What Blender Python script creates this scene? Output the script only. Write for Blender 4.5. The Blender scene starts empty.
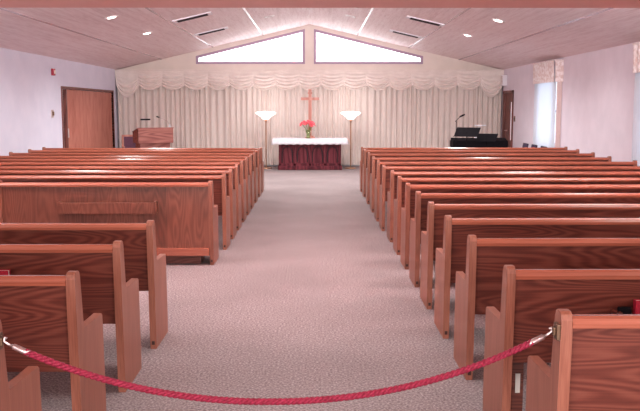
import bpy, bmesh, math, random
from mathutils import Vector, Matrix
random.seed(7)
S = bpy.context.scene
C = S.collection
PI = math.pi

# ------------------------------------------------------------------ materials
def srgb(c):
    return tuple(((v/255)/12.92 if v/255 <= .04045 else ((v/255+.055)/1.055)**2.4) for v in c) + (1,)

def base_mat(name, col, rough=.5, spec=.5, metal=0.0):
    m = bpy.data.materials.new(name); m.use_nodes = True
    nt = m.node_tree; b = nt.nodes['Principled BSDF']
    b.inputs['Base Color'].default_value = srgb(col)
    b.inputs['Roughness'].default_value = rough
    b.inputs['Specular IOR Level'].default_value = spec
    b.inputs['Metallic'].default_value = metal
    return m, nt, b

def N(nt, t, **kw):
    n = nt.nodes.new(t)
    for k, v in kw.items(): setattr(n, k, v)
    return n

def coords(nt, scale, rnd=True):
    tc = N(nt, 'ShaderNodeTexCoord'); mp = N(nt, 'ShaderNodeMapping')
    mp.inputs['Scale'].default_value = scale
    if rnd:
        oi = N(nt, 'ShaderNodeObjectInfo'); mu = N(nt, 'ShaderNodeMath', operation='MULTIPLY'); mu.inputs[1].default_value = 37.0
        nt.links.new(oi.outputs['Random'], mu.inputs[0])
        ad = N(nt, 'ShaderNodeVectorMath', operation='ADD')
        nt.links.new(tc.outputs['Object'], ad.inputs[0]); nt.links.new(mu.outputs[0], ad.inputs[1])
        nt.links.new(ad.outputs[0], mp.inputs['Vector'])
    else:
        nt.links.new(tc.outputs['Object'], mp.inputs['Vector'])
    return mp

def ramp(nt, pts):
    r = N(nt, 'ShaderNodeValToRGB'); e = r.color_ramp.elements
    e[0].position = pts[0][0]; e[0].color = srgb(pts[0][1])
    e[1].position = pts[-1][0]; e[1].color = srgb(pts[-1][1])
    for p, c in pts[1:-1]:
        q = e.new(p); q.color = srgb(c)
    return r

def wood(name, dark, mid, light, axis='X', rough=.33, rings=26.0, fig=1.0, spec=.5, contrast=.6, board=0):
    m, nt, b = base_mat(name, mid, rough, spec)
    # contour lines of a stretched noise field give cathedral grain
    s = {'X': (.55, 2.0, 4.6), 'Z': (3.2, 3.2, .55), 'Y': (3.5, .7, 3.5)}[axis]
    mp = coords(nt, tuple(v*fig for v in s))
    n1 = N(nt, 'ShaderNodeTexNoise'); n1.inputs['Scale'].default_value = 1.0; n1.inputs['Detail'].default_value = 1.5; n1.inputs['Roughness'].default_value = .35
    nt.links.new(mp.outputs[0], n1.inputs['Vector'])
    mu = N(nt, 'ShaderNodeMath', operation='MULTIPLY'); mu.inputs[1].default_value = rings*6.28
    sn = N(nt, 'ShaderNodeMath', operation='SINE')
    nt.links.new(n1.outputs['Fac'], mu.inputs[0]); nt.links.new(mu.outputs[0], sn.inputs[0])
    mr = N(nt, 'ShaderNodeMapRange'); mr.inputs['From Min'].default_value = -1
    nt.links.new(sn.outputs[0], mr.inputs['Value'])
    # fibres
    s2 = {'X': (3, 60, 160), 'Z': (150, 150, 4), 'Y': (120, 4, 120)}[axis]
    mp2 = coords(nt, s2)
    n2 = N(nt, 'ShaderNodeTexNoise'); n2.inputs['Scale'].default_value = 1.0; n2.inputs['Detail'].default_value = 3
    nt.links.new(mp2.outputs[0], n2.inputs['Vector'])
    mp3 = coords(nt, {'X': (.5, 1, 1.2), 'Z': (1.5, 1.5, .5), 'Y': (1, .5, 1)}[axis])
    n3 = N(nt, 'ShaderNodeTexNoise'); n3.inputs['Scale'].default_value = 1.3
    nt.links.new(mp3.outputs[0], n3.inputs['Vector'])
    a = N(nt, 'ShaderNodeMath', operation='MULTIPLY_ADD'); a.inputs[1].default_value = contrast; 
    nt.links.new(mr.outputs[0], a.inputs[0])
    f2 = N(nt, 'ShaderNodeMath', operation='MULTIPLY_ADD'); f2.inputs[1].default_value = 1.0-contrast
    nt.links.new(n2.outputs['Fac'], f2.inputs[0])
    f3 = N(nt, 'ShaderNodeMath', operation='MULTIPLY_ADD'); f3.inputs[1].default_value = .5; f3.inputs[2].default_value = -.22
    nt.links.new(n3.outputs['Fac'], f3.inputs[0]); nt.links.new(f3.outputs[0], f2.inputs[2])
    nt.links.new(f2.outputs[0], a.inputs[2])
    r = ramp(nt, [(.12, dark), (.5, mid), (.95, light)])
    nt.links.new(a.outputs[0], r.inputs[0])
    out = r.outputs[0]
    if board:
        mpb = coords(nt, (1, 1, 1), False)
        sx = N(nt, 'ShaderNodeSeparateXYZ'); nt.links.new(mpb.outputs[0], sx.inputs[0])
        d1 = N(nt, 'ShaderNodeMath', operation='MULTIPLY'); d1.inputs[1].default_value = 1/board
        fl = N(nt, 'ShaderNodeMath', operation='FLOOR'); wn = N(nt, 'ShaderNodeTexWhiteNoise', noise_dimensions='1D')
        nt.links.new(sx.outputs[0], d1.inputs[0]); nt.links.new(d1.outputs[0], fl.inputs[0]); nt.links.new(fl.outputs[0], wn.inputs['W'])
        mrb = N(nt, 'ShaderNodeMapRange'); mrb.inputs['To Min'].default_value = .82; mrb.inputs['To Max'].default_value = 1.12
        nt.links.new(wn.outputs['Value'], mrb.inputs['Value'])
        hs = N(nt, 'ShaderNodeHueSaturation'); nt.links.new(out, hs.inputs['Color']); nt.links.new(mrb.outputs[0], hs.inputs['Value'])
        out = hs.outputs[0]
    nt.links.new(out, b.inputs['Base Color'])
    return m

def noisy(name, c1, c2, scale, rough=.8, spec=.2, stretch=(1, 1, 1), bump=0.0, detail=4, lo=.35, hi=.65):
    m, nt, b = base_mat(name, c1, rough, spec)
    mp = coords(nt, stretch, False)
    n = N(nt, 'ShaderNodeTexNoise'); n.inputs['Scale'].default_value = scale; n.inputs['Detail'].default_value = detail
    nt.links.new(mp.outputs[0], n.inputs['Vector'])
    r = ramp(nt, [(lo, c1), (hi, c2)])
    nt.links.new(n.outputs['Fac'], r.inputs[0]); nt.links.new(r.outputs[0], b.inputs['Base Color'])
    if bump:
        bp = N(nt, 'ShaderNodeBump'); bp.inputs['Strength'].default_value = bump; bp.inputs['Distance'].default_value = .01
        nt.links.new(n.outputs['Fac'], bp.inputs['Height']); nt.links.new(bp.outputs[0], b.inputs['Normal'])
    return m

def emit(name, col, strength, rough=.4):
    m, nt, b = base_mat(name, col, rough, .3)
    b.inputs['Emission Color'].default_value = srgb(col); b.inputs['Emission Strength'].default_value = strength
    return m

M = {}
M['end'] = wood('oak_end', (116, 62, 46), (144, 84, 66), (164, 104, 84), 'Z', .38, 6, 1.6, .5, .14)
M['back'] = wood('oak_back', (74, 31, 24), (104, 49, 39), (128, 69, 56), 'X', .36, 22, 1.35, .45, .42)
M['rail'] = wood('oak_rail', (132, 66, 50), (158, 86, 66), (176, 102, 82), 'X', .24, 5, 1.0, .7, .15)
M['seatw'] = wood('oak_seat', (110, 48, 36), (142, 68, 52), (160, 88, 70), 'X', .3, 12)
M['front'] = wood('oak_front', (92, 46, 34), (122, 66, 50), (144, 86, 66), 'Z', .36, 16, 1.9, .5, .3, board=.31)
M['door'] = wood('oak_door', (140, 72, 62), (184, 116, 100), (200, 136, 120), 'Z', .45, 5, 1.5, .3, .12)
M['darkdoor'] = wood('dark_door', (84, 34, 30), (112, 54, 46), (130, 68, 60), 'Z', .4, 8)
M['pulpit'] = wood('pulpit_wood', (118, 62, 56), (150, 88, 80), (170, 108, 98), 'X', .4, 10)
M['cross'] = wood('cross_wood', (186, 112, 96), (206, 136, 120), (220, 156, 140), 'Z', .4, 6)
M['mahog'] = wood('mahogany', (66, 18, 28), (92, 30, 40), (112, 46, 54), 'Z', .6, 10, 1.0, .2)
M['mahogd'] = wood('mahogany_recess', (36, 8, 14), (62, 18, 26), (82, 30, 36), 'Z', .6, 10, 1.0, .2)

# carpet: fine pile speckle
m, nt, b = base_mat('carpet', (176, 152, 150), .95, .05)
mp = coords(nt, (1, 1, 1), False)
n = N(nt, 'ShaderNodeTexNoise'); n.inputs['Scale'].default_value = 70; n.inputs['Detail'].default_value = 5; n.inputs['Roughness'].default_value = .7
v = N(nt, 'ShaderNodeTexNoise'); v.inputs['Scale'].default_value = 1.1; v.inputs['Detail'].default_value = 3
nt.links.new(mp.outputs[0], n.inputs['Vector']); nt.links.new(mp.outputs[0], v.inputs['Vector'])
r = ramp(nt, [(.3, (84, 70, 71)), (.5, (140, 124, 124)), (.68, (182, 167, 168))]); nt.links.new(n.outputs['Fac'], r.inputs[0])
mr = N(nt, 'ShaderNodeMapRange'); mr.inputs['From Min'].default_value = .35; mr.inputs['From Max'].default_value = .65; mr.inputs['To Min'].default_value = .92; mr.inputs['To Max'].default_value = 1.06
nt.links.new(v.outputs['Fac'], mr.inputs['Value'])
hs = N(nt, 'ShaderNodeHueSaturation'); nt.links.new(r.outputs[0], hs.inputs['Color']); nt.links.new(mr.outputs[0], hs.inputs['Value'])
nt.links.new(hs.outputs[0], b.inputs['Base Color'])
bp = N(nt, 'ShaderNodeBump'); bp.inputs['Strength'].default_value = .5; bp.inputs['Distance'].default_value = .006
nt.links.new(n.outputs['Fac'], bp.inputs['Height']); nt.links.new(bp.outputs[0], b.inputs['Normal'])
M['carpet'] = m

M['wall_l'] = noisy('painted_wall_left', (222, 218, 234), (228, 223, 238), 3, .8, .2)
M['wall_r'] = noisy('painted_wall_right', (222, 208, 218), (228, 214, 224), 3, .8, .2)
M['wall_b'] = noisy('painted_gable', (230, 216, 208), (236, 222, 214), 3, .8, .2)
M['soffit'] = noisy('soffit_paint', (238, 190, 182), (242, 196, 188), 2, .85, .1)
# acoustic ceiling board: fine fissures running along the room
m, nt, b = base_mat('ceiling_board', (226, 190, 190), .6, .35)
mp = coords(nt, (9, .35, 9), False); mp2 = coords(nt, (60, 3, 60), False)
n = N(nt, 'ShaderNodeTexNoise'); n.inputs['Scale'].default_value = 1.6; n.inputs['Detail'].default_value = 4
n2 = N(nt, 'ShaderNodeTexNoise'); n2.inputs['Scale'].default_value = 1; n2.inputs['Detail'].default_value = 3
nt.links.new(mp.outputs[0], n.inputs['Vector']); nt.links.new(mp2.outputs[0], n2.inputs['Vector'])
ad = N(nt, 'ShaderNodeMath', operation='ADD'); nt.links.new(n.outputs['Fac'], ad.inputs[0]); nt.links.new(n2.outputs['Fac'], ad.inputs[1])
hf = N(nt, 'ShaderNodeMath', operation='MULTIPLY'); hf.inputs[1].default_value = .5; nt.links.new(ad.outputs[0], hf.inputs[0])
r = ramp(nt, [(.36, (224, 196, 197)), (.5, (238, 214, 215)), (.62, (244, 224, 225))]); nt.links.new(hf.outputs[0], r.inputs[0])
nt.links.new(r.outputs[0], b.inputs['Base Color'])
M['ceiling'] = m

M['drape'] = noisy('drape_fabric', (226, 210, 203), (234, 219, 212), 6, .85, .1, (8, 8, 1))
M['swag'] = noisy('swag_fabric', (230, 214, 208), (238, 223, 217), 6, .75, .2)
M['lace'] = noisy('floral_valance', (214, 188, 184), (236, 222, 222), 16, .85, .1, (1, 1, 1), .4, 3, .4, .58)
M['ret'] = noisy('drape_return', (226, 202, 200), (232, 210, 208), 6, .85, .1)
m, nt, b = base_mat('sheer', (236, 238, 244), .8, .1)
tr = N(nt, 'ShaderNodeBsdfTranslucent'); tr.inputs[0].default_value = srgb((236, 240, 248))
mx = N(nt, 'ShaderNodeMixShader'); mx.inputs[0].default_value = .5
nt.links.new(b.outputs[0], mx.inputs[1]); nt.links.new(tr.outputs[0], mx.inputs[2]); nt.links.new(mx.outputs[0], nt.nodes['Material Output'].inputs[0])
M['sheer'] = m
M['frame'] = base_mat('mauve_frame', (176, 148, 170), .5, .3)[0]
M['pane'] = emit('daylight_pane', (240, 250, 252), 3.6)
M['pane_side'] = emit('side_daylight_pane', (225, 238, 250), .95)
M['pane_door'] = emit('door_daylight', (226, 210, 216), .5)
M['white'] = base_mat('white_paint', (232, 226, 232), .5, .3)[0]
M['strip'] = base_mat('ceiling_strip', (200, 172, 178), .22, .8)[0]
M['black'] = base_mat('black_plastic', (22, 18, 22), .85, .1)[0]
M['vent'] = base_mat('vent_dark', (46, 34, 40), .5, .3)[0]
M['chrome'] = base_mat('brushed_nickel', (200, 180, 178), .3, .5, .9)[0]
M['bronze'] = base_mat('bronze', (112, 84, 66), .4, .5, .7)[0]
M['brass'] = base_mat('brass', (176, 130, 104), .35, .5, .7)[0]
M['redbook'] = noisy('red_cloth_cover', (158, 24, 46), (176, 38, 60), 30, .6, .3)
M['paper'] = base_mat('paper', (232, 222, 214), .8, .2)[0]
M['red'] = base_mat('alarm_red', (160, 24, 50), .4, .4)[0]
M['rope'] = noisy('rope_red', (112, 14, 38), (152, 36, 64), 120, .6, .3)
M['cloth'] = noisy('altar_cloth', (224, 216, 222), (234, 228, 233), 20, .85, .1)
M['shade'] = emit('lamp_shade_glass', (255, 244, 240), 1.6)
M['bulb'] = emit('lamp_lens', (255, 246, 238), 14.0)
M['trimring'] = base_mat('can_trim', (240, 226, 226), .3, .5)[0]
M['dullcan'] = base_mat('can_inside', (168, 112, 104), .5, .4)[0]
M['petal'] = noisy('petal', (222, 50, 76), (244, 130, 136), 25, .6, .3)
M['stem'] = base_mat('green_stem', (96, 130, 56), .6, .3)[0]
m, nt, b = base_mat('vase_glass', (206, 214, 150), .08, .5)
b.inputs['Transmission Weight'].default_value = .75
M['vase'] = m
M['purple'] = noisy('purple_fabric', (112, 74, 92), (124, 86, 104), 30, .9, .1)
M['navy'] = noisy('navy_fabric', (58, 48, 66), (72, 62, 80), 30, .9, .1)
M['footblock'] = base_mat('dark_block', (60, 30, 26), .5, .3)[0]

# ------------------------------------------------------------------ mesh helpers
def nbm(): return bmesh.new()

def add_box(bm, x0, x1, y0, y1, z0, z1, bev=0.0, seg=2):
    v = [bm.verts.new((x, y, z)) for x in (x0, x1) for y in (y0, y1) for z in (z0, z1)]
    fs = [(0, 1, 3, 2), (4, 6, 7, 5), (0, 4, 5, 1), (2, 3, 7, 6), (0, 2, 6, 4), (1, 5, 7, 3)]
    faces = [bm.faces.new([v[i] for i in f]) for f in fs]
    if bev:
        es = list({e for f in faces for e in f.edges})
        bmesh.ops.bevel(bm, geom=es, offset=bev, segments=seg, affect='EDGES', profile=.6)
    return bm

def add_prism(bm, prof, a0, a1, axis='x', bev=0.0, seg=2):
    """extrude a 2-D profile; axis x: prof=(y,z); y: prof=(x,z); z: prof=(x,y)"""
    def P(p, a):
        return {'x': (a, p[0], p[1]), 'y': (p[0], a, p[1]), 'z': (p[0], p[1], a)}[axis]
    A = [bm.verts.new(P(p, a0)) for p in prof]; B = [bm.verts.new(P(p, a1)) for p in prof]
    n = len(prof); faces = [bm.faces.new(A[::-1]), bm.faces.new(B)]
    for i in range(n): faces.append(bm.faces.new([A[i], A[(i+1) % n], B[(i+1) % n], B[i]]))
    if bev:
        es = [e for e in faces[0].edges] + [e for e in faces[1].edges]
        bmesh.ops.bevel(bm, geom=es, offset=bev, segments=seg, affect='EDGES', profile=.6)
    return bm

def add_tube(bm, pts, r, n=10, cap=True):
    pts = [Vector(p) for p in pts]; rs = r if isinstance(r, (list, tuple)) else [r]*len(pts)
    rings = []; up = None
    for i, p in enumerate(pts):
        t = (pts[min(i+1, len(pts)-1)] - pts[max(i-1, 0)]).normalized()
        if up is None:
            up = Vector((0, 0, 1)) if abs(t.z) < .9 else Vector((1, 0, 0))
        s = t.cross(up).normalized(); up = s.cross(t).normalized()
        rings.append([bm.verts.new(p + rs[i]*(math.cos(2*PI*k/n)*s + math.sin(2*PI*k/n)*up)) for k in range(n)])
    for a, b_ in zip(rings, rings[1:]):
        for k in range(n): bm.faces.new([a[k], a[(k+1) % n], b_[(k+1) % n], b_[k]])
    if cap:
        bm.faces.new(rings[0][::-1]); bm.faces.new(rings[-1])
    return bm

def add_lathe(bm, prof, n=24, cx=0, cy=0):
    rings = []
    for r_, z in prof:
        if r_ < 1e-5: rings.append([bm.verts.new((cx, cy, z))])
        else: rings.append([bm.verts.new((cx+r_*math.cos(2*PI*k/n), cy+r_*math.sin(2*PI*k/n), z)) for k in range(n)])
    for a, b_ in zip(rings, rings[1:]):
        for k in range(n):
            q = [a[k % len(a)], a[(k+1) % len(a)], b_[(k+1) % len(b_)], b_[k % len(b_)]]
            u = []
            for w in q:
                if w not in u: u.append(w)
            if len(u) > 2: bm.faces.new(u)
    return bm

def obj(name, bm, mat, parent=None, smooth=False, loc=None):
    bmesh.ops.recalc_face_normals(bm, faces=bm.faces)
    me = bpy.data.meshes.new(name); bm.to_mesh(me); bm.free()
    me.materials.append(mat)
    if smooth:
        for p in me.polygons: p.use_smooth = True
    o = bpy.data.objects.new(name, me); C.objects.link(o)
    if parent: o.parent = parent
    if loc: o.location = loc
    return o

def thing(name, label, cat, loc=(0, 0, 0), rz=0, group=None):
    o = bpy.data.objects.new(name, None); C.objects.link(o); o.empty_display_size = .1
    o.location = loc; o.rotation_euler = (0, 0, rz)
    o['label'] = label; o['category'] = cat
    if group: o['group'] = group
    return o

def tag(o, label, cat, group=None):
    o['label'] = label; o['category'] = cat
    if group: o['group'] = group
    return o

def struct(name, bm, mat, parent=None, smooth=False):
    o = obj(name, bm, mat, parent, smooth)
    if parent is None: o['kind'] = 'structure'
    return o

def copy_tree(root, loc, label, rz=None):
    r = root.copy(); C.objects.link(r); r.location = loc; r['label'] = label
    if rz is not None: r.rotation_euler = (0, 0, rz)
    for ch in list(root.children):
        c = ch.copy(); C.objects.link(c); c.parent = r
        for g in ch.children:
            d = g.copy(); C.objects.link(d); d.parent = c
    return r

# ------------------------------------------------------------------ room shell
XL, XR, YB, YF, YH = -5.43, 5.09, 23.0, -3.0, 6.5
EZ, RX, RZ = 2.63, -.17, 3.85
SL = (RZ-EZ)/(RX-XL)
def ceil_z(x): return RZ - SL*abs(x-RX)

struct('floor', add_box(nbm(), XL-.2, XR+.2, YF, YB+.2, -.1, 0), M['carpet'])

bm = nbm()   # sloping ceiling, two slopes
add_prism(bm, [(XL-.2, ceil_z(XL-.2)), (RX, RZ), (XR+.2, ceil_z(XR+.2)), (XR+.2, RZ+.3), (XL-.2, RZ+.3)], YH, YB+.2, 'y')
struct('ceiling', bm, M['ceiling'])
# dropped entrance soffit with the header above it
HZ = 1.595 + .1172*YH
bm = nbm(); add_box(bm, XL-.2, XR+.2, YF, YH, HZ, HZ+.12); add_box(bm, XL-.2, XR+.2, YH-.12, YH, HZ+.12, RZ+.3)
struct('ceiling_entrance', bm, M['soffit'])

# left wall with the wide folding-door opening
DY0, DY1, DZ = 17.95, 22.45, 2.01
bm = nbm()
add_box(bm, XL-.15, XL, YF, DY0, 0, EZ+.06); add_box(bm, XL-.15, XL, DY1, YB, 0, EZ+.06); add_box(bm, XL-.15, XL, DY0, DY1, DZ, EZ+.06)
struct('wall_left', bm, M['wall_l'])
struct('wall_left_recess', add_box(nbm(), XL-1.0, XL-.9, DY0-.6, DY1+.6, 0, EZ), M['wall_b'])
bm = nbm()
for (a, b_) in ((DY0-.05, DY0), (DY1, DY1+.05)): add_box(bm, XL-.16, XL+.015, a, b_, 0, DZ+.05)
add_box(bm, XL-.16, XL+.015, DY0, DY1, DZ, DZ+.05)
struct('trim_1', bm, M['darkdoor'])
# right wall with door and windows openings
W = [(17.3, 18.95), (11.35, 13.0)]
RY0, RY1 = 21.62, 22.62
bm = nbm(); prev = YF
for (a, b_, z0, z1) in [(W[1][0]+.2, W[1][1]-.2, .8, 2.3), (W[0][0]+.2, W[0][1]-.2, .8, 2.3), (RY0, RY1, 0, 2.0)]:
    add_box(bm, XR, XR+.15, prev, a, 0, EZ+.06)
    if z0 > 0: add_box(bm, XR, XR+.15, a, b_, 0, z0)
    add_box(bm, XR, XR+.15, a, b_, z1, EZ+.06)
    prev = b_
add_box(bm, XR, XR+.15, prev, YB, 0, EZ+.06)
struct('wall_right', bm, M['wall_r'])

# back gable wall around the two trapezoid clerestory windows
wl = [(-3.27, 2.787), (-.30, 2.787), (-.30, 3.725), (-3.27, 3.0)]
wr = [(-.055, 2.787), (2.92, 2.787), (2.92, 3.0), (-.055, 3.725)]
bm = nbm(); T = YB+.15
add_prism(bm, [(XL, 0), (XR, 0), (XR, 2.6), (2.92, 2.6), (2.92, 2.787), (-3.27, 2.787), (-3.27, 2.6), (XL, 2.6)], YB, T, 'y')
add_prism(bm, [(XL, 2.6), (-3.27, 2.6), (-3.27, ceil_z(-3.27)+.03), (XL, ceil_z(XL)+.03)], YB, T, 'y')
add_prism(bm, [(-3.27, 3.0), (-.3, 3.725), (-.3, ceil_z(-.3)+.03), (-3.27, ceil_z(-3.27)+.03)], YB, T, 'y')
add_prism(bm, [(-.3, 2.787), (-.055, 2.787), (-.055, ceil_z(-.055)+.03), (RX, RZ+.03), (-.3, ceil_z(-.3)+.03)], YB, T, 'y')
add_prism(bm, [(-.055, 3.725), (2.92, 3.0), (2.92, ceil_z(2.92)+.03), (-.055, ceil_z(-.055)+.03)], YB, T, 'y')
add_prism(bm, [(2.92, 2.6), (XR, 2.6), (XR, ceil_z(XR)+.03), (2.92, ceil_z(2.92)+.03)], YB, T, 'y')
struct('wall_back', bm, M['wall_b'])
def inset(poly, d):
    # inward offset of a counter-clockwise polygon
    n = len(poly); L = []
    for i in range(n):
        p, q = Vector(poly[i]), Vector(poly[(i+1) % n]); t = (q-p).normalized(); nn = Vector((-t.y, t.x))
        L.append((p+nn*d, t))
    out = []
    for i in range(n):
        (p1, t1), (p2, t2) = L[i-1], L[i]
        k = (t1.x*t2.y - t1.y*t2.x); s = ((p2.x-p1.x)*t2.y - (p2.y-p1.y)*t2.x)/k
        out.append((p1.x+t1.x*s, p1.y+t1.y*s))
    return out
for k, poly in enumerate((wl, wr)):
    inn = inset(poly, .065); bm = nbm()
    for i in range(4):
        j = (i+1) % 4
        add_prism(bm, [poly[i], poly[j], inn[j], inn[i]], YB-.02, YB+.12, 'y')
    w = struct('window_%d' % (k+1), bm, M['frame'])
    obj('window_pane', add_prism(nbm(), inset(poly, .05), YB+.06, YB+.08, 'y'), M['pane'], w)
# cream ledge strip between clerestory and valance
struct('trim_2', add_box(nbm(), XL, XR, YB-.03, YB, 2.63, 2.66), M['wall_b'])

# side windows: pane + frame in the wall
for k, (a, b_) in enumerate(W):
    bm = nbm(); y0, y1 = a+.2, b_-.2
    add_box(bm, XR+.0, XR+.12, y0, y0+.05, .8, 2.3); add_box(bm, XR, XR+.12, y1-.05, y1, .8, 2.3)
    add_box(bm, XR, XR+.12, y0, y1, .8, .85); add_box(bm, XR, XR+.12, y0, y1, 2.25, 2.3); add_box(bm, XR+.02, XR+.1, y0, y1, 1.5, 1.55)
    w = struct('window_%d' % (k+3), bm, M['white'])
    obj('window_pane', add_box(nbm(), XR+.08, XR+.09, y0, y1, .8, 2.3), M['pane_side'], w)

# door in the right wall
bm = nbm()
for (a, b_) in ((RY0-.06, RY0+.02), (RY1-.02, RY1+.06)): add_box(bm, XR-.03, XR+.12, a, b_, 0, 2.05)
add_box(bm, XR-.03, XR+.12, RY0-.06, RY1+.06, 1.98, 2.05)
d = struct('door_1', bm, M['darkdoor'])
bm = nbm()
add_box(bm, XR+.02, XR+.07, RY0+.02, RY0+.13, .005, 1.98); add_box(bm, XR+.02, XR+.07, RY0+.4, RY1-.02, .005, 1.98)
add_box(bm, XR+.02, XR+.07, RY0+.13, RY0+.4, .005, .75); add_box(bm, XR+.02, XR+.07, RY0+.13, RY0+.4, 1.75, 1.98)
obj('door_leaf', bm, M['darkdoor'], d)
obj('door_light', add_box(nbm(), XR+.04, XR+.05, RY0+.12, RY0+.41, .74, 1.76), M['pane_door'], d)
bm = nbm(); add_tube(bm, [(XR+.03, RY1-.3, 1.0), (XR-.04, RY1-.3, 1.0), (XR-.04, RY1-.42, 1.0)], .012, 8)
obj('door_handle', bm, M['chrome'], d)

# baseboards
struct('baseboard_left', add_box(nbm(), XL, XL+.015, YF, DY0-.06, 0, .1, .004), M['wall_l'])
struct('baseboard_right', add_box(nbm(), XR-.015, XR, YF, RY0-.08, 0, .1, .004), M['wall_r'])
struct('baseboard_back', add_box(nbm(), XL, XR, YB-.015, YB, 0, .12, .004), M['white'])

# accordion folding door
t = thing('folding_door', 'wide pleated wooden folding door nearly closing the left wall opening', 'door', (XL-.06, (DY0+DY1)/2, 0))
bm = nbm(); n = 44; y0, y1 = DY0+.42-(DY0+DY1)/2, DY1-(DY0+DY1)/2
pts = [((.045 if i % 2 else 0), y0+(y1-y0)*i/n) for i in range(n+1)]
add_prism(bm, pts + [(p[0]-.02, p[1]) for p in pts[::-1]], .01, DZ-.01, 'z')
obj('pleated_panel', bm, M['door'], t)
obj('lead_post', add_box(nbm(), -.03, .05, y0-.06, y0, .01, DZ-.01, .006), M['darkdoor'], t)
obj('door_handle', add_box(nbm(), .05, .075, y0-.045, y0-.015, .95, 1.15, .006), M['chrome'], t)

# ceiling seams
for k, x in enumerate((-4.2, -2.8, -1.43, 1.12, 2.52, 3.9)):
    bm = nbm(); z0 = ceil_z(x-.025); z1 = ceil_z(x+.025)
    v = [bm.verts.new(p) for p in ((x-.018, YH, z0-.004), (x+.018, YH, z1-.004), (x+.018, YB, z1-.004), (x-.018, YB, z0-.004),
                                   (x-.018, YH, z0+.02), (x+.018, YH, z1+.02), (x+.018, YB, z1+.02), (x-.018, YB, z0+.02))]
    for f in ((0, 1, 2, 3), (4, 7, 6, 5), (0, 4, 5, 1), (3, 2, 6, 7), (0, 3, 7, 4), (1, 5, 6, 2)): bm.faces.new([v[i] for i in f])
    struct('trim_%d' % (k+3), bm, M['strip'])

# ------------------------------------------------------------------ ceiling fittings
def slope_angle(x): return math.atan(SL) if x < RX else -math.atan(SL)
def on_ceiling(o, x, y):
    o.location = (x, y, ceil_z(x)); o.rotation_euler = (0, -slope_angle(x), 0)
cans = [(-3.41, 14.15, 1, 'outer near lit downlight on the left ceiling slope'), (-3.41, 17.1, 1, 'outer far lit downlight on the left ceiling slope'),
        (3.12, 14.5, 1, 'outer near lit downlight on the right ceiling slope'), (3.12, 17.4, 1, 'outer far lit downlight on the right ceiling slope'),
        (-1.0, 17.2, 1, 'lit downlight just left of the ceiling ridge'), (.74, 17.2, 1, 'lit downlight just right of the ceiling ridge'),
        (-1.05, 19.1, 0, 'unlit brown recessed downlight left of the ridge near gable window'), (.77, 18.9, 0, 'unlit brown recessed downlight right of the ridge near gable window')]
def can_light(x, y, on, label):
    t = thing('recessed_light', label, 'ceiling light', group='recessed ceiling lights')
    bm = nbm(); add_lathe(bm, [(.075, .01), (.075, -.012), (.115, -.012), (.12, 0), (.12, .01)], 28); obj('trim_ring', bm, M['trimring'], t, True)
    bm = nbm(); add_lathe(bm, [(0, -.02 if on else -.002), (.05, -.014 if on else -.003), (.078, -.004)], 24); obj('lens', bm, M['bulb'] if on else M['dullcan'], t, True)
    on_ceiling(t, x, y)
    return t
for c in cans: can_light(*c)
def vent(x, y, label):
    t = thing('ceiling_vent', label, 'air vent', group='slot air vents in the sloping ceiling')
    bm = nbm()
    add_box(bm, -.38, .38, -.15, -.11, -.02, .01, .004); add_box(bm, -.38, .38, .11, .15, -.02, .01, .004)
    add_box(bm, -.38, -.3, -.11, .11, -.02, .01, .004); add_box(bm, .3, .38, -.11, .11, -.02, .01, .004)
    obj('frame', bm, M['white'], t)
    obj('backing', add_box(nbm(), -.31, .31, -.12, .12, -.006, .005), M['vent'], t)
    bm = nbm()
    for i in range(5): add_prism(bm, [(-.09+.042*i, -.006), (-.07+.042*i, -.03), (-.066+.042*i, -.03), (-.086+.042*i, -.006)], -.3, .3, 'x')
    obj('louvre', bm, M['vent'], t)
    on_ceiling(t, x, y)
vent(-2.38, 16.35, 'dark slotted air vent on the left slope, nearer one'); vent(-2.38, 19.3, 'dark slotted air vent on the left slope, nearest gable window')
vent(2.16, 16.75, 'dark slotted air vent on the right slope, nearer one'); vent(2.1, 19.8, 'dark slotted air vent on the right slope, nearest gable window')

# ------------------------------------------------------------------ back curtain and swag valance
bm = nbm(); n = 2000; x0, x1 = XL+.04, XR-.04; rows = [.04, .6, 1.3, 2.0, 2.55]
ph = 0; cols = []
for i in range(n+1):
    x = x0+(x1-x0)*i/n; ph += .44*(1+.16*math.sin(x*3.1)+.12*math.sin(x*7.7))
    cols.append((x, ph))
grid = []
for z in rows:
    row = []
    for x, p in cols:
        amp = .034*(1+.25*math.sin(p*.13+z)); 
        row.append(bm.verts.new((x+.01*math.sin(p*.31+z*1.5), YB-.15-amp*math.copysign(abs(math.sin(p*.5))**.8, math.sin(p*.5)), z)))
    grid.append(row)
for a, b_ in zip(grid, grid[1:]):
    for i in range(n): bm.faces.new([a[i], a[i+1], b_[i+1], b_[i]])
t = thing('stage_curtain', 'full width cream pleated curtain hanging to the floor behind altar', 'curtain', (0, 0, 0))
obj('pleated_fabric', bm, M['drape'], t, True)
bm = nbm(); add_tube(bm, [(XL+.05, YB-.15, 2.57), (XR-.05, YB-.15, 2.57)], .015, 8); obj('curtain_rod', bm, M['white'], t)

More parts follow.
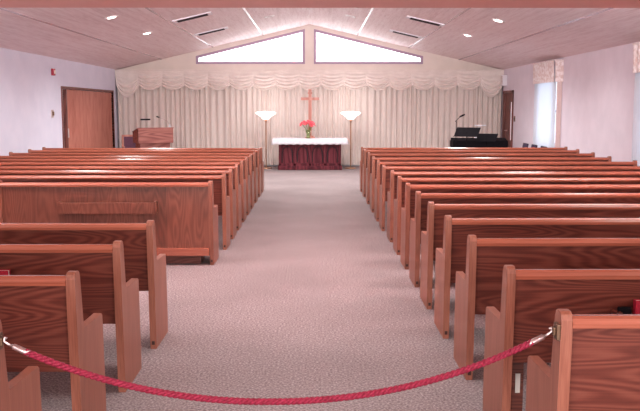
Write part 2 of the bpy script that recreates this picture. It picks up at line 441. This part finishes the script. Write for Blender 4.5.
t = thing('swag_valance', 'long cream valance of scalloped swags above the pleated curtain', 'valance')
ns = 17; w = (XR-XL-.06)/ns
for k in range(ns):
    bm = nbm(); nu, nv = 28, 44; g = []
    xc = XL+.03+w*(k+.5); hw = w*.56
    for j in range(nv+1):
        v = j/nv; row = []
        for i in range(nu+1):
            u = -1+2*i/nu
            ztop = 2.6; belly = ((.62 if k in (0, ns-1) else .26)); sag = belly*(1-abs(u)**2.0)*v**.8
            side = .40*v
            z = ztop-side - (sag*.52)*(1)
            fold = .05*v*math.sin(v*34)*(1-abs(u)**3)*.8
            y = YB-.24-.07*(1-u*u)*math.sin(min(1, v*1.1)*PI*.55) - fold - (.015 if k % 2 else 0)
            row.append(bm.verts.new((xc+u*hw*(1-.10*v), y, z)))
        g.append(row)
    for a, b_ in zip(g, g[1:]):
        for i in range(nu): bm.faces.new([a[i], a[i+1], b_[i+1], b_[i]])
    obj('swag', bm, M['swag'], t, True)
obj('mounting_board', add_box(nbm(), XL+.01, XR-.01, YB-.3, YB-.05, 2.595, 2.625, .004), M['swag'], t)

# ------------------------------------------------------------------ side windows dressing
def wavy(bm, xf, y0, y1, z0, z1, amp, k, nx=160, nz=6):
    g = []
    for j in range(nz+1):
        z = z0+(z1-z0)*j/nz
        g.append([bm.verts.new((xf+amp*math.sin(k*i/nx*2*PI+.4*math.sin(j)), y0+(y1-y0)*i/nx, z)) for i in range(nx+1)])
    for a, b_ in zip(g, g[1:]):
        for i in range(nx): bm.faces.new([a[i], a[i+1], b_[i+1], b_[i]])
for (a, b_), txt in zip(W, ('far', 'near')):
    t = thing('window_curtain', 'white sheer curtain under floral valance on right wall, %s window' % ('the farther' if txt == 'far' else 'the nearer, cut by photo edge'), 'curtain', (0, 0, 0), group='dressed side windows')
    bm = nbm(); wavy(bm, 4.95, a+.03, b_, .12, 2.3, .02, 22); obj('sheer_panel', bm, M['sheer'], t, True)
    bm = nbm(); wavy(bm, 4.9, a, b_, 2.13, 2.57, .018, 9)
    o = obj('floral_valance', bm, M['lace'], t, True)
    bm = nbm(); add_box(bm, 4.92, XR, a-.02, a, 2.13, 2.57, .003); add_box(bm, 4.92, XR, b_, b_+.02, 2.13, 2.57, .003); add_box(bm, 4.88, XR, a-.02, b_+.02, 2.56, 2.585, .003)
    obj('valance_end', bm, M['lace'], t)
    bm = nbm(); g = []
    for z in (.12, 1.2, 2.13):
        g.append([bm.verts.new((4.97+(XR-.01-4.97)*i/40, a+.01+.008*math.sin(i*1.1), z)) for i in range(41)])
    for p, q in zip(g, g[1:]):
        for i in range(40): bm.faces.new([p[i], p[i+1], q[i+1], q[i]])
    obj('side_drape', bm, M['ret'], t, True)

# ------------------------------------------------------------------ pews
def end_bm(x0, x1):
    prof = [(.04, 0), (.035, .1), (.0, .78), (-.002, .835), (.006, .856), (.022, .865), (.058, .865), (.074, .856), (.08, .835), (.112, .592), (.124, .578),
            (.435, .574), (.452, .560), (.468, .12), (.47, 0)]
    return add_prism(nbm(), prof, x0, x1, 'x', .005, 2)
def pew(xo, xi, y, label, front=False, bracket=False, rack=None):
    """xi = aisle-side outer face, xo = far outer face"""
    a, b_ = min(xo, xi), max(xo, xi); cx = (a+b_)/2; h = (b_-a)/2; th = .042
    t = thing('pew', label, 'pew', (cx, y, 0), group='oak pews in two blocks')
    for (p, q) in ((-h, -h+th), (h-th, h)):
        e = obj('end_panel', end_bm(p, q), M['end'], t)
        bm = nbm(); add_box(bm, p+.011, q-.011, .032, .04, .03, .055, .003)
        obj('foot_block', bm, M['footblock'], e)  # small dark block low on the back edge of each end
    p, q = -h+th, h-th
    if not front:
        obj('back_panel', add_prism(nbm(), [(.028, .81), (.082, .385), (.104, .385), (.05, .81)], p, q, 'x'), M['back'], t)
    else:
        obj('back_panel', add_box(nbm(), p, q, .035, .06, .10, .81), M['front'], t)
        obj('base_rail', add_box(nbm(), p, q, -.005, .035, .10, .18, .008), M['rail'], t)
        bm = nbm()
        add_box(bm, p+.1, q-.1, .12, .4, 0, .1)
        obj('plinth', bm, M['back'], t)
    obj('top_rail', add_prism(nbm(), [(.0, .806), (-.004, .824), (.004, .84), (.02, .848), (.05, .846), (.062, .834), (.062, .806)], p, q, 'x'), M['rail'], t, False)
    obj('seat', add_prism(nbm(), [(.085, .395), (.465, .425), (.478, .44), (.465, .455), (.085, .425)], p, q, 'x'), M['seatw'], t)
    rc = rack if rack is not None else None
    if rc is not None:
        c = rc-cx; bm = nbm()
        add_box(bm, c-.48, c+.48, -.045, -.03, .535, .65, .004)
        add_box(bm, c-.48, c+.48, -.03, .06 if not front else .035, .535, .55)
        for s in (-1, 1): add_box(bm, c+s*.48-.012, c+s*.48+.012, -.045, .045, .535, .66, .003)
        obj('book_rack', bm, M['front'] if front else M['back'], t)
    if bracket:
        xf = (-h if xi == a else h); s = -1 if xi == a else 1
        bm = nbm(); add_box(bm, min(xf, xf+s*.014), max(xf, xf+s*.014), .0, .05, .76, .82, .004)
        add_box(bm, xf+s*.018-.005, xf+s*.018+.005, .014, .036, .775, .805, .003)
        add_tube(bm, [(xf+s*.01, .025, .79), (xf+s*.024, .025, .79)], .006, 8)
        obj('rope_bracket', bm, M['bronze'], t)
    return t
ORD = ['first', 'second', 'third', 'fourth', 'fifth', 'sixth', 'seventh', 'eighth', 'ninth', 'tenth', 'eleventh', 'twelfth', 'thirteenth', 'fourteenth', 'fifteenth']
RY = [2.92, 3.78, 4.715, 5.60, 6.45, 7.27, 8.10, 8.92, 9.78, 10.69, 11.62, 12.64, 13.76, 14.83, 15.80]
for i, y in enumerate(RY):
    xo = [4.5]*12 + [4.62, 4.7, 4.78]
    if i == 0: lab = 'right block oak pew nearest the camera, with bronze rope bracket'
    elif i == 14: lab = 'right block oak pew farthest away, nearest the altar'
    elif i == 1: lab = 'second oak pew from the red rope, right of the aisle, red hymnal in its rack'
    else: lab = '%s oak pew from the red rope, right of the aisle' % ORD[i]
    t = pew(xo[i], .882 if i < 9 else .855, y, lab, bracket=(i == 0), rack=1.88)
    if i == 1:
        # centre support seen under the seat with a small white tag
        o = obj('support_post', add_box(nbm(), -1.70, -1.64, .3, .36, 0, .396, .004), M['back'], t)
        obj('paper_tag', add_box(nbm(), -1.682, -1.658, .296, .299, .16, .26), M['paper'], o)
LY = [2.79, 3.65, 4.51, 5.36, 8.35, 9.26, 10.02, 10.76, 11.54, 12.32, 13.10, 13.95, 14.88, 15.66]
for i, y in enumerate(LY):
    if i == 0: lab = 'left block oak pew nearest the camera, mostly cut by photo edge, holding the rope'
    elif i == 4: lab = 'short oak pew with full height vertical-grain back and empty book rack'
    elif i == 13: lab = 'left block oak pew farthest away, nearest the pulpit'
    elif i < 4: lab = '%s oak pew from the red rope, left of the aisle' % ORD[i]
    else: lab = '%s oak pew behind the short full-backed pew, left of the aisle' % ORD[i-5]
    xi = [-1.108, -1.075, -1.075, -1.062, -1.045][i] if i < 5 else -1.012
    if i == 4: pew(-3.22, xi, y, lab, front=True, rack=-2.10)
    else: pew(-5.14, xi, y, lab, bracket=(i == 0), rack=-2.10)

# hymnals in the racks
def hymnal_flat(x, y, label):
    t = thing('hymnal', label, 'book', (x, y, .553), 0, 'red hymnals in the pew racks')
    bm = nbm(); add_box(bm, -.065, .065, -.018, -.013, 0, .158, .002); add_box(bm, -.065, .065, .013, .018, 0, .158, .002); add_box(bm, -.068, -.062, -.018, .018, 0, .158, .002)
    obj('cover', bm, M['redbook'], t)
    obj('pages', add_box(nbm(), -.06, .06, -.013, .013, .004, .154), M['paper'], t)
    return t
hymnal_flat(1.545, 3.78-.006, 'red hymnal in the rack behind second right pew, at photo edge')
hymnal_flat(-1.75, 4.51-.006, 'red hymnal in the rack behind third left pew, at photo edge')
bm = nbm()
add_box(bm, -.03, .03, -.004, .014, 0, .125, .003)
o = obj('pamphlet', bm, M['black'], None, loc=(1.43, 3.768, .554)); tag(o, 'small dark booklet beside the red hymnal in right pew rack', 'booklet')

# ------------------------------------------------------------------ barrier rope
t = thing('barrier_rope', 'twisted dark red cord sagging across the aisle between nearest pews', 'rope', (0, 0, 0))
A = Vector((-1.082, 2.815, .788)); B = Vector((.856, 2.945, .785))
def rp(s):
    p = A.lerp(B, s); u = 2*s-1.0; sk = u+.0
    p.z -= .236*(1-abs(sk)**2.1); p.y += -.0
    return p
s0, s1 = .036, .964
n = 420; strands = 3
bm = nbm()
for q in range(strands):
    pts = []
    for i in range(n+1):
        s = s0+(s1-s0)*i/n; p = rp(s); tt = (rp(min(1, s+.002))-rp(max(0, s-.002))).normalized()
        sd = tt.cross(Vector((0, 1, 0))).normalized(); up = Vector((0, 1, 0))
        a = 2*PI*(s*34 + q/strands)
        pts.append(p + .0062*(math.cos(a)*sd+math.sin(a)*up))
    add_tube(bm, pts, .0068, 8)
obj('twisted_cord', bm, M['rope'], t, True)
for (a, b_, c) in ((0.0, s0-.024, s0+.008), (1.0, s1+.024, s1-.008)):
    bm = nbm(); e0, e1 = rp(b_), rp(c)
    add_tube(bm, [e0, e0.lerp(e1, .1), e0.lerp(e1, .12), e0.lerp(e1, .9), e1], [.005, .007, .0105, .011, .0105], 14)
    obj('end_ferrule', bm, M['chrome'], t, True)
    bm = nbm(); E0 = rp(a); d = (e0-E0)
    pts = [e0, E0+d*.55, E0+Vector((0, 0, .004)), E0+Vector((0, 0, .02))+d*.15, E0+Vector((0, 0, .018))+d*.45]
    add_tube(bm, pts, .0045, 8); obj('snap_hook', bm, M['chrome'], t, True)

# ------------------------------------------------------------------ altar
AX, AY = -.157, 21.5
t = thing('altar', 'dark mahogany altar table with four carved pointed arches', 'altar', (AX, AY, 0))
obj('body', add_box(nbm(), -.76, .76, .06, .72, .1, .74), M['mahog'], t)
obj('plinth', add_box(nbm(), -.83, .83, 0, .78, 0, .11, .012), M['mahog'], t)
obj('tabletop', add_box(nbm(), -.86, .86, -.03, .8, .74, .785, .01), M['mahog'], t)
def arch(w_, h_, z0, n=10):
    pts = []
    for i in range(n+1):
        a = PI/2*i/n; pts.append((w_/2*math.cos(a)**.9 if math.cos(a) > 0 else 0, h_-.16+.16*math.sin(a)**1.1))
    right = [(x, z+z0) for x, z in pts]; left = [(-x, z) for x, z in right[:-1]][::-1]
    return [(-w_/2, z0)] + [] + [(w_/2, z0)] + right + left
# face frame with four arch openings built as stiles plus spandrels
bm = nbm(); pw = 1.56/4
for k in range(5): add_box(bm, -.78+k*pw-.028, -.78+k*pw+.028, .03, .07, .1, .74, .004)
add_box(bm, -.8, .8, .03, .07, .1, .17, .004); add_box(bm, -.8, .8, .03, .07, .69, .74, .004)
obj('face_frame', bm, M['mahog'], t)
for k in range(4):
    xc = -.78+pw*(k+.5); bm = nbm(); hw_ = pw/2-.028
    prev = None
    for i in range(13):
        u = -1+2*i/12; x = xc+u*hw_; zc = .47+.2*math.sqrt(max(0, 1-abs(u)**1.7))
        cur = (x, zc)
        if prev: add_prism(bm, [(prev[0], prev[1]), (cur[0], cur[1]), (cur[0], .69), (prev[0], .69)], .035, .065, 'y')
        prev = cur
    o = obj('arch_moulding', bm, M['mahog'], t)
    bm = nbm(); pts = [(xc+u*(hw_-.035), .052, .42+.19*math.sqrt(max(0, 1-abs(u)**1.7))) for u in [-1+2*i/16 for i in range(17)]]
    pts = [(xc-hw_+.035, .052, .2)] + pts + [(xc+hw_-.035, .052, .2)]
    add_tube(bm, pts, .013, 6); obj('arch_bead', bm, M['vent'], o)
# white cloth
bm = nbm(); z = .815; hx, yA, yB = .97, -.075, .84
ring = []
def edge(px, py, n): return None
top = []; per = []
NX, NY = 60, 24
for i in range(NX): per.append((-hx+2*hx*i/NX, yA, 0, -1))
for i in range(NY): per.append((hx, yA+(yB-yA)*i/NY, 1, 0))
for i in range(NX): per.append((hx-2*hx*i/NX, yB, 0, 1))
for i in range(NY): per.append((-hx, yB-(yB-yA)*i/NY, -1, 0))
rings = []
for lvl, (dz, off) in enumerate(((0, -.02), (-.004, 0), (-.05, .006), (-.10, .012), (-.155, .018))):
    r_ = []
    for k, (x, y, nx, ny) in enumerate(per):
        wv = .010*math.sin(k*1.1)*lvl/4; sc = (.014*abs(math.sin(k*.55)) if lvl == 4 else 0)
        r_.append(bm.verts.new((x+nx*(off+wv), y+ny*(off+wv), z+dz+sc)))
    rings.append(r_)
bm.faces.new(rings[0])
for a, b_ in zip(rings, rings[1:]):
    for k in range(len(per)): bm.faces.new([a[k], a[(k+1) % len(per)], b_[(k+1) % len(per)], b_[k]])
o = obj('altar_cloth', bm, M['cloth'], None, True, (AX, AY, -.005)); tag(o, 'white scalloped cloth draped over the dark altar', 'tablecloth')
md = o.modifiers.new('thick', 'SOLIDIFY'); md.thickness = .006; md.offset = -1
# cross
t = thing('altar_cross', 'tall pinkish wooden cross standing behind flowers on the altar', 'cross', (AX, AY+.45, .812))
bm = nbm(); add_box(bm, -.042, .042, -.02, .02, .06, 1.27, .005); obj('upright', bm, M['cross'], t)
bm = nbm(); add_box(bm, -.235, .235, -.024, .024, .985, 1.06, .005); obj('crossbar', bm, M['cross'], t)
bm = nbm(); add_box(bm, -.13, .13, -.1, .1, 0, .03, .006); add_box(bm, -.09, .09, -.07, .07, .03, .06, .006); obj('base', bm, M['cross'], t)
bm = nbm(); add_box(bm, -.06, .06, -.028, -.02, 1.15, 1.19, .003); obj('plaque', bm, M['cross'], t)
# vase
VX, VY, VZ = AX-.045, AY+.2, .812
t = thing('flower_vase', 'yellow-green glass vase on altar holding red flowers', 'vase', (VX, VY, VZ))
bm = nbm(); add_lathe(bm, [(0, 0), (.05, 0), (.055, .01), (.045, .05), (.05, .12), (.075, .20), (.07, .20), (.045, .12), (.04, .05), (.045, .015), (0, .012)], 24)
obj('glass_body', bm, M['vase'], t, True)
t = thing('flower_bouquet', 'bunch of red and pink lily-like flowers in the glass vase', 'flowers', (VX, VY, VZ))
bm = nbm(); heads = []
for k in range(13):
    a = k*2.4; r_ = .02+.17*math.sqrt(k/13); h = .42-.55*r_*r_*10*.25+random.uniform(-.04, .03)
    top_ = Vector((r_*math.cos(a)*1.05, r_*math.sin(a)*.7, h)); heads.append((top_, a, r_))
    add_tube(bm, [(.01*math.cos(a), .01*math.sin(a), .02), (.03*math.cos(a), .03*math.sin(a), .18), top_*.8+Vector((0, 0, .04)), top_], .004, 6)
obj('stems', bm, M['stem'], t, True)
for top_, a, r_ in heads:
    bm = nbm(); axis = (Vector((top_.x*2.2, top_.y*2.2-.10, .22))).normalized()
    q = axis.to_track_quat('Z', 'Y')
    for p in range(6):
        an = p*PI/3; 
        d = Vector((math.cos(an), math.sin(an), 0)); sd = Vector((-math.sin(an), math.cos(an), 0)); rows = []
        for j in range(6):
            s = j/5; w_ = .028*math.sin(PI*min(.97, .12+.88*s))+.002; rad = .01+.068*s; hh = .055*s-.03*s*s*s
            rows.append([bm.verts.new(top_ + q @ (d*rad+sd*w_*e+Vector((0, 0, hh-.008*abs(e))))) for e in (-1, 0, 1)])
        for u, v in zip(rows, rows[1:]):
            for i in range(2): bm.faces.new([u[i], u[i+1], v[i+1], v[i]])
    obj('blossom', bm, M['petal'], t, True)
bm = nbm()
for k in range(7):
    a = k*.9+.3; pts = []
    g = []
    for j in range(6):
        s = j/5; c = Vector((.2*s*math.cos(a), .14*s*math.sin(a), .16+.2*s-.16*s*s)); sd = Vector((-math.sin(a), math.cos(a), 0))*(.014*math.sin(PI*(.1+.85*s)))
        g.append([bm.verts.new(c-sd), bm.verts.new(c+sd)])
    for u, v in zip(g, g[1:]): bm.faces.new([u[0], u[1], v[1], v[0]])
obj('leaves', bm, M['stem'], t, True)

# torchiere floor lamps
def torchiere(x, label):
    t = thing('floor_lamp', label, 'floor lamp', (x, 22.0, 0), 0, 'uplighter floor lamps flanking the altar')
    bm = nbm(); add_lathe(bm, [(0, 0), (.15, 0), (.155, .012), (.13, .028), (.03, .04), (0, .042)], 28); obj('base', bm, M['brass'], t, True)
    bm = nbm(); add_lathe(bm, [(.016, .03), (.016, .5), (.022, .51), (.016, .52), (.016, 1.2), (.03, 1.25), (.035, 1.29), (.0, 1.3)], 14); obj('pole', bm, M['brass'], t, True)
    bm = nbm(); add_lathe(bm, [(.05, 1.29), (.09, 1.31), (.14, 1.37), (.2, 1.41), (.262, 1.45), (.262, 1.475), (.24, 1.49), (.15, 1.50), (0, 1.505)], 32); obj('lamp_shade', bm, M['shade'], t, True)
torchiere(-1.318, 'brass uplighter floor lamp with white bowl shade, left of altar')
torchiere(.915, 'brass uplighter floor lamp with white bowl shade, right of altar')

# ------------------------------------------------------------------ pulpit
t = thing('pulpit', 'wooden pulpit with overhanging slanted desk in front of curtain, left of the altar', 'pulpit', (-4.04, 20.7, 0), math.radians(28))
obj('pedestal', add_box(nbm(), -.38, .38, -.18, .24, .0, .74, .008), M['pulpit'], t)
obj('foot', add_box(nbm(), -.44, .44, -.25, .3, 0, .08, .01), M['pulpit'], t)
bm = nbm(); add_prism(bm, [(-.25, .74), (.25, .74), (.25, 1.0), (-.25, 1.1)], -.44, .44, 'x', .006); obj('desk_box', bm, M['pulpit'], t)
bm = nbm(); add_prism(bm, [(-.262, 1.103), (.262, 1.0), (.262, 1.015), (-.262, 1.12)], -.452, .452, 'x', .004); obj('desk_top', bm, M['pulpit'], t)
t = thing('reading_lamp', 'small dark reading lamp bar on the pulpit', 'lamp', (-4.19, 20.55, 1.1), math.radians(28))
bm = nbm(); add_box(bm, -.06, .06, -.03, .03, 0, .015, .004); obj('base', bm, M['black'], t)
bm = nbm(); add_tube(bm, [(0, 0, .01), (0, .01, .1), (0, -.01, .21)], .004, 8); obj('stem', bm, M['chrome'], t)
bm = nbm(); add_tube(bm, [(-.12, -.01, .215), (.12, -.01, .215)], .02, 10); obj('lamp_head', bm, M['black'], t)
t = thing('gooseneck_microphone', 'thin gooseneck microphone on the right edge of the pulpit', 'microphone', (-3.62, 20.72, 1.125))
bm = nbm(); add_lathe(bm, [(0, 0), (.035, 0), (.035, .012), (.015, .02), (.012, .07), (0, .075)], 14); obj('base', bm, M['white'], t, True)
bm = nbm(); add_tube(bm, [(0, 0, .05), (-.06, 0, .14), (-.16, -.01, .2), (-.26, -.02, .24)], .006, 8); obj('gooseneck', bm, M['chrome'], t, True)
bm = nbm(); add_tube(bm, [(-.25, -.02, .235), (-.26, -.02, .24), (-.32, -.02, .262), (-.325, -.02, .264)], [.008, .014, .016, .006], 10); obj('capsule', bm, M['black'], t, True)

# clergy chair
t = thing('clergy_chair', 'wood-framed chair with purple back beside the pulpit', 'chair', (-4.66, 21.4, 0), math.radians(15))
bm = nbm(); add_box(bm, -.3, -.255, .2, .25, 0, .9, .006); obj('leg', bm, M['cross'], t)
bm = nbm(); add_box(bm, .255, .3, .2, .25, 0, .9, .006); obj('leg', bm, M['cross'], t)
bm = nbm(); add_box(bm, -.3, -.255, -.28, -.235, 0, .6, .006); obj('leg', bm, M['cross'], t)
bm = nbm(); add_box(bm, .255, .3, -.28, -.235, 0, .6, .006); obj('leg', bm, M['cross'], t)
bm = nbm(); add_box(bm, -.3, .3, .2, .25, .86, .91, .008); obj('crest_rail', bm, M['cross'], t)
obj('backrest', add_box(nbm(), -.25, .25, .2, .25, .5, .86, .01), M['purple'], t)
obj('seat', add_box(nbm(), -.28, .28, -.27, .22, .4, .48, .02), M['purple'], t)
for s in (-1, 1): obj('armrest', add_box(nbm(), s*.278-.03, s*.278+.03, -.3, .22, .6, .63, .008), M['cross'], t)

# ------------------------------------------------------------------ music corner
t = thing('digital_piano', 'long black digital piano against the right end of the curtain', 'piano', (4.02, 20.55, 0))
bm = nbm(); add_box(bm, -.68, .68, -.2, .25, .64, .80, .015); obj('keyboard_body', bm, M['black'], t)
bm = nbm(); add_prism(bm, [(-.2, .80), (.25, .80), (.25, .86), (.05, .86)], -.66, .66, 'x', .004); obj('lid', bm, M['black'], t)
bm = nbm(); add_box(bm, -.62, .62, .21, .27, .1, .64, .006); obj('back_board', bm, M['black'], t)
for s in (-1, 1): obj('leg', add_box(nbm(), s*.64-.02, s*.64+.02, -.2, .25, 0, .64, .006), M['black'], t)
def music_stand(x, y, zt, w_, h_, label, lean=.9):
    t = thing('music_stand', label, 'music stand', (x, y, 0), -.6, 'black music stands beside the piano')
    bm = nbm()
    # desk plate leaning back, drawn as a parallelogram sheet with lip
    o = []
    pr = [(-.01, zt-h_), (.0, zt-h_-.004), (h_*lean, zt), (h_*lean-.01, zt+.004)]
    add_prism(bm, pr, -w_/2, w_/2, 'x'); add_box(bm, -w_/2, w_/2, -.06, 0, zt-h_-.01, zt-h_)
    obj('desk', bm, M['black'], t)
    bm = nbm(); add_tube(bm, [(0, .06, .18), (0, .06, zt-h_*.5)], .011, 8); obj('pole', bm, M['black'], t)
    for k in range(3):
        a = k*2*PI/3+.5; bm = nbm(); add_tube(bm, [(0, .06, .2), (.24*math.cos(a), .06+.24*math.sin(a), .01)], .008, 8); obj('leg', bm, M['black'], t)
    return t
s1_ = music_stand(3.52, 19.6, 1.135, .60, .20, 'large black music stand left of the piano, wide tilted desk')
s2_ = music_stand(4.02, 19.75, .985, .50, .17, 'smaller lower black music stand in front of the piano')
t = thing('microphone_stand', 'thin black boom microphone stand behind the large music stand', 'microphone stand', (3.36, 20.0, 0))
bm = nbm(); add_tube(bm, [(0, 0, .03), (0, 0, 1.3)], .009, 8); obj('pole', bm, M['black'], t)
bm = nbm(); add_tube(bm, [(-.03, 0, 1.27), (.1, -.01, 1.4)], .007, 8); obj('boom_arm', bm, M['black'], t)
bm = nbm(); add_tube(bm, [(.07, -.01, 1.375), (.09, -.01, 1.39), (.17, -.01, 1.43), (.2, -.01, 1.445)], [.01, .018, .024, .012], 10); obj('microphone', bm, M['black'], t, True)
bm = nbm(); add_lathe(bm, [(0, 0), (.14, 0), (.14, .02), (.02, .04), (0, .04)], 20); obj('base', bm, M['black'], t, True)
t = thing('desk_lamp', 'small white desk lamp standing on the piano', 'lamp', (3.98, 20.62, .86))
bm = nbm(); add_lathe(bm, [(0, 0), (.07, 0), (.065, .02), (.03, .05), (.014, .08), (0, .085)], 20); obj('base', bm, M['white'], t, True)
bm = nbm(); add_tube(bm, [(0, 0, .07), (-.02, 0, .16), (.02, 0, .25), (.1, 0, .30)], .008, 8); obj('neck', bm, M['white'], t, True)
bm = nbm(); add_box(bm, -.06, .22, -.035, .035, .295, .32, .01); obj('lamp_head', bm, M['white'], t)

# stacking chairs along the right wall
def side_chair(y, label):
    t = thing('side_chair', label, 'chair', (4.5, y, 0), 0, 'navy chairs under the far right window')
    bm = nbm(); add_prism(bm, [(.19, .48), (.24, .80), (.215, .81), (.165, .48)], -.21, .21, 'y', .005); obj('backrest', bm, M['navy'], t)
    obj('seat', add_box(nbm(), -.24, .18, -.22, .22, .42, .47, .015), M['navy'], t)
    for sx, sy in ((-1, -1), (-1, 1), (1, -1), (1, 1)):
        bm = nbm(); add_tube(bm, [(.19*sx-.02, .2*sy, .43), (.22*sx-.02, .21*sy, 0)], .011, 8); obj('leg', bm, M['chrome'], t)
    return t
side_chair(18.75, 'navy upholstered chair under right window, farthest of three')
side_chair(18.0, 'navy upholstered chair under right window, middle of three')
side_chair(17.25, 'navy upholstered chair under right window, nearest of three')

# ------------------------------------------------------------------ wall devices
t = thing('fire_alarm', 'small dark red fire alarm high on the left wall', 'alarm', (XL, 17.35, 2.33))
obj('housing', add_box(nbm(), 0, .05, -.07, .07, -.07, .07, .01), M['red'], t)
bm = nbm(); add_box(bm, .05, .075, -.035, .035, -.035, .035, .012); obj('strobe', bm, M['paper'], t)
t = thing('thermostat', 'small grey wall plate beside the folding door', 'wall plate', (XL, 17.25, 1.48))
obj('plate', add_box(nbm(), 0, .015, -.07, .07, -.08, .08, .005), M['chrome'], t)
obj('dial', add_box(nbm(), .015, .04, -.03, .03, -.04, .04, .006), M['bronze'], t)
t = thing('wall_speaker', 'white box speaker high above the right door', 'speaker', (XR, 22.45, 2.33))
obj('cabinet', add_box(nbm(), -.12, 0, -.1, .1, -.14, .14, .01), M['white'], t)
obj('grille', add_box(nbm(), -.128, -.12, -.08, .08, -.12, .12, .003), M['lace'], t)
t = thing('light_switch', 'dark switch plate on the right wall beside door', 'light switch', (XR, 21.4, 1.32))
obj('plate', add_box(nbm(), -.012, 0, -.06, .06, -.07, .07, .004), M['bronze'], t)
obj('toggle', add_box(nbm(), -.025, -.012, -.012, .012, -.02, .02, .003), M['black'], t)

# ------------------------------------------------------------------ lights
def area(name, loc, rot, sx, sy, power, col, spread=PI):
    l = bpy.data.lights.new(name, 'AREA'); l.shape = 'RECTANGLE'; l.size = sx; l.size_y = sy; l.energy = power; l.color = col; l.spread = spread
    o = bpy.data.objects.new(name, l); C.objects.link(o); o.location = loc; o.rotation_euler = rot
    return o
for x, y, on, _ in cans:
    if on:
        l = bpy.data.lights.new('downlight', 'SPOT'); l.energy = 300 if abs(x) < 2 else 150; l.color = (.97, 1, .985); l.spot_size = 2.6; l.spot_blend = .8; l.shadow_soft_size = .07
        o = bpy.data.objects.new('downlight', l); C.objects.link(o); o.location = (x, y, ceil_z(x)-.06)
# extra spots without fixtures, added to brighten the pews and the back curtain
for x in (-3.4, -.9, .7, 3.1):
    for y in (8.2, 11.2, 19.8):
        l = bpy.data.lights.new('downlight', 'SPOT'); l.energy = 62 if y < 12 else 120; l.color = (.97, 1, .985); l.spot_size = 2.5; l.spot_blend = .8; l.shadow_soft_size = .3
        o = bpy.data.objects.new('downlight', l); C.objects.link(o); o.location = (x, y, ceil_z(x)-.1)
for x in (-3.3, 0, 3.1):  # added fill below the soffit, no fixtures modelled
    for y in (1.2, 4.6):
        area('soffit_fill', (x, y, HZ-.03), (0, 0, 0), 1.0, .6, 22, (.97, 1, .985))
# added fill hidden behind the header, lifts the ceiling and back wall
area('header_fill', (-.17, YH+.06, 2.58), (PI/2+.55, 0, 0), 9, .25, 420, (.97, 1, .985), 2.2)
# added unseen fill behind the camera, brightens the pew backs
area('rear_fill', (-.2, -2.6, 1.3), (PI/2, 0, 0), 9, 2.0, 330, (.97, 1, .985))
for x in (-1.318, .915):
    l = bpy.data.lights.new('floor_lamp_bulb', 'POINT'); l.energy = 9; l.color = (.97, 1, .985); l.shadow_soft_size = .12
    o = bpy.data.objects.new('floor_lamp_bulb', l); C.objects.link(o); o.location = (x, 22.0, 1.62)

w = bpy.data.worlds.new('World'); S.world = w; w.use_nodes = True
bg = w.node_tree.nodes['Background']; bg.inputs[0].default_value = (1, .96, 1, 1); bg.inputs[1].default_value = .8

# ------------------------------------------------------------------ camera
cam = bpy.data.cameras.new('camera'); co = bpy.data.objects.new('camera', cam); C.objects.link(co)
cam.sensor_width = 36; cam.lens = 832/640*36; cam.clip_start = .05
co.location = (0, 0, 1.595); co.rotation_euler = (PI/2-math.atan(97.5/832), 0, -math.atan(4/832))
S.camera = co
S.view_settings.view_transform = 'Standard'; S.view_settings.look = 'None'; S.view_settings.exposure = .35
S.cycles.use_denoising = True
S.cycles.max_bounces = 8; S.cycles.diffuse_bounces = 5
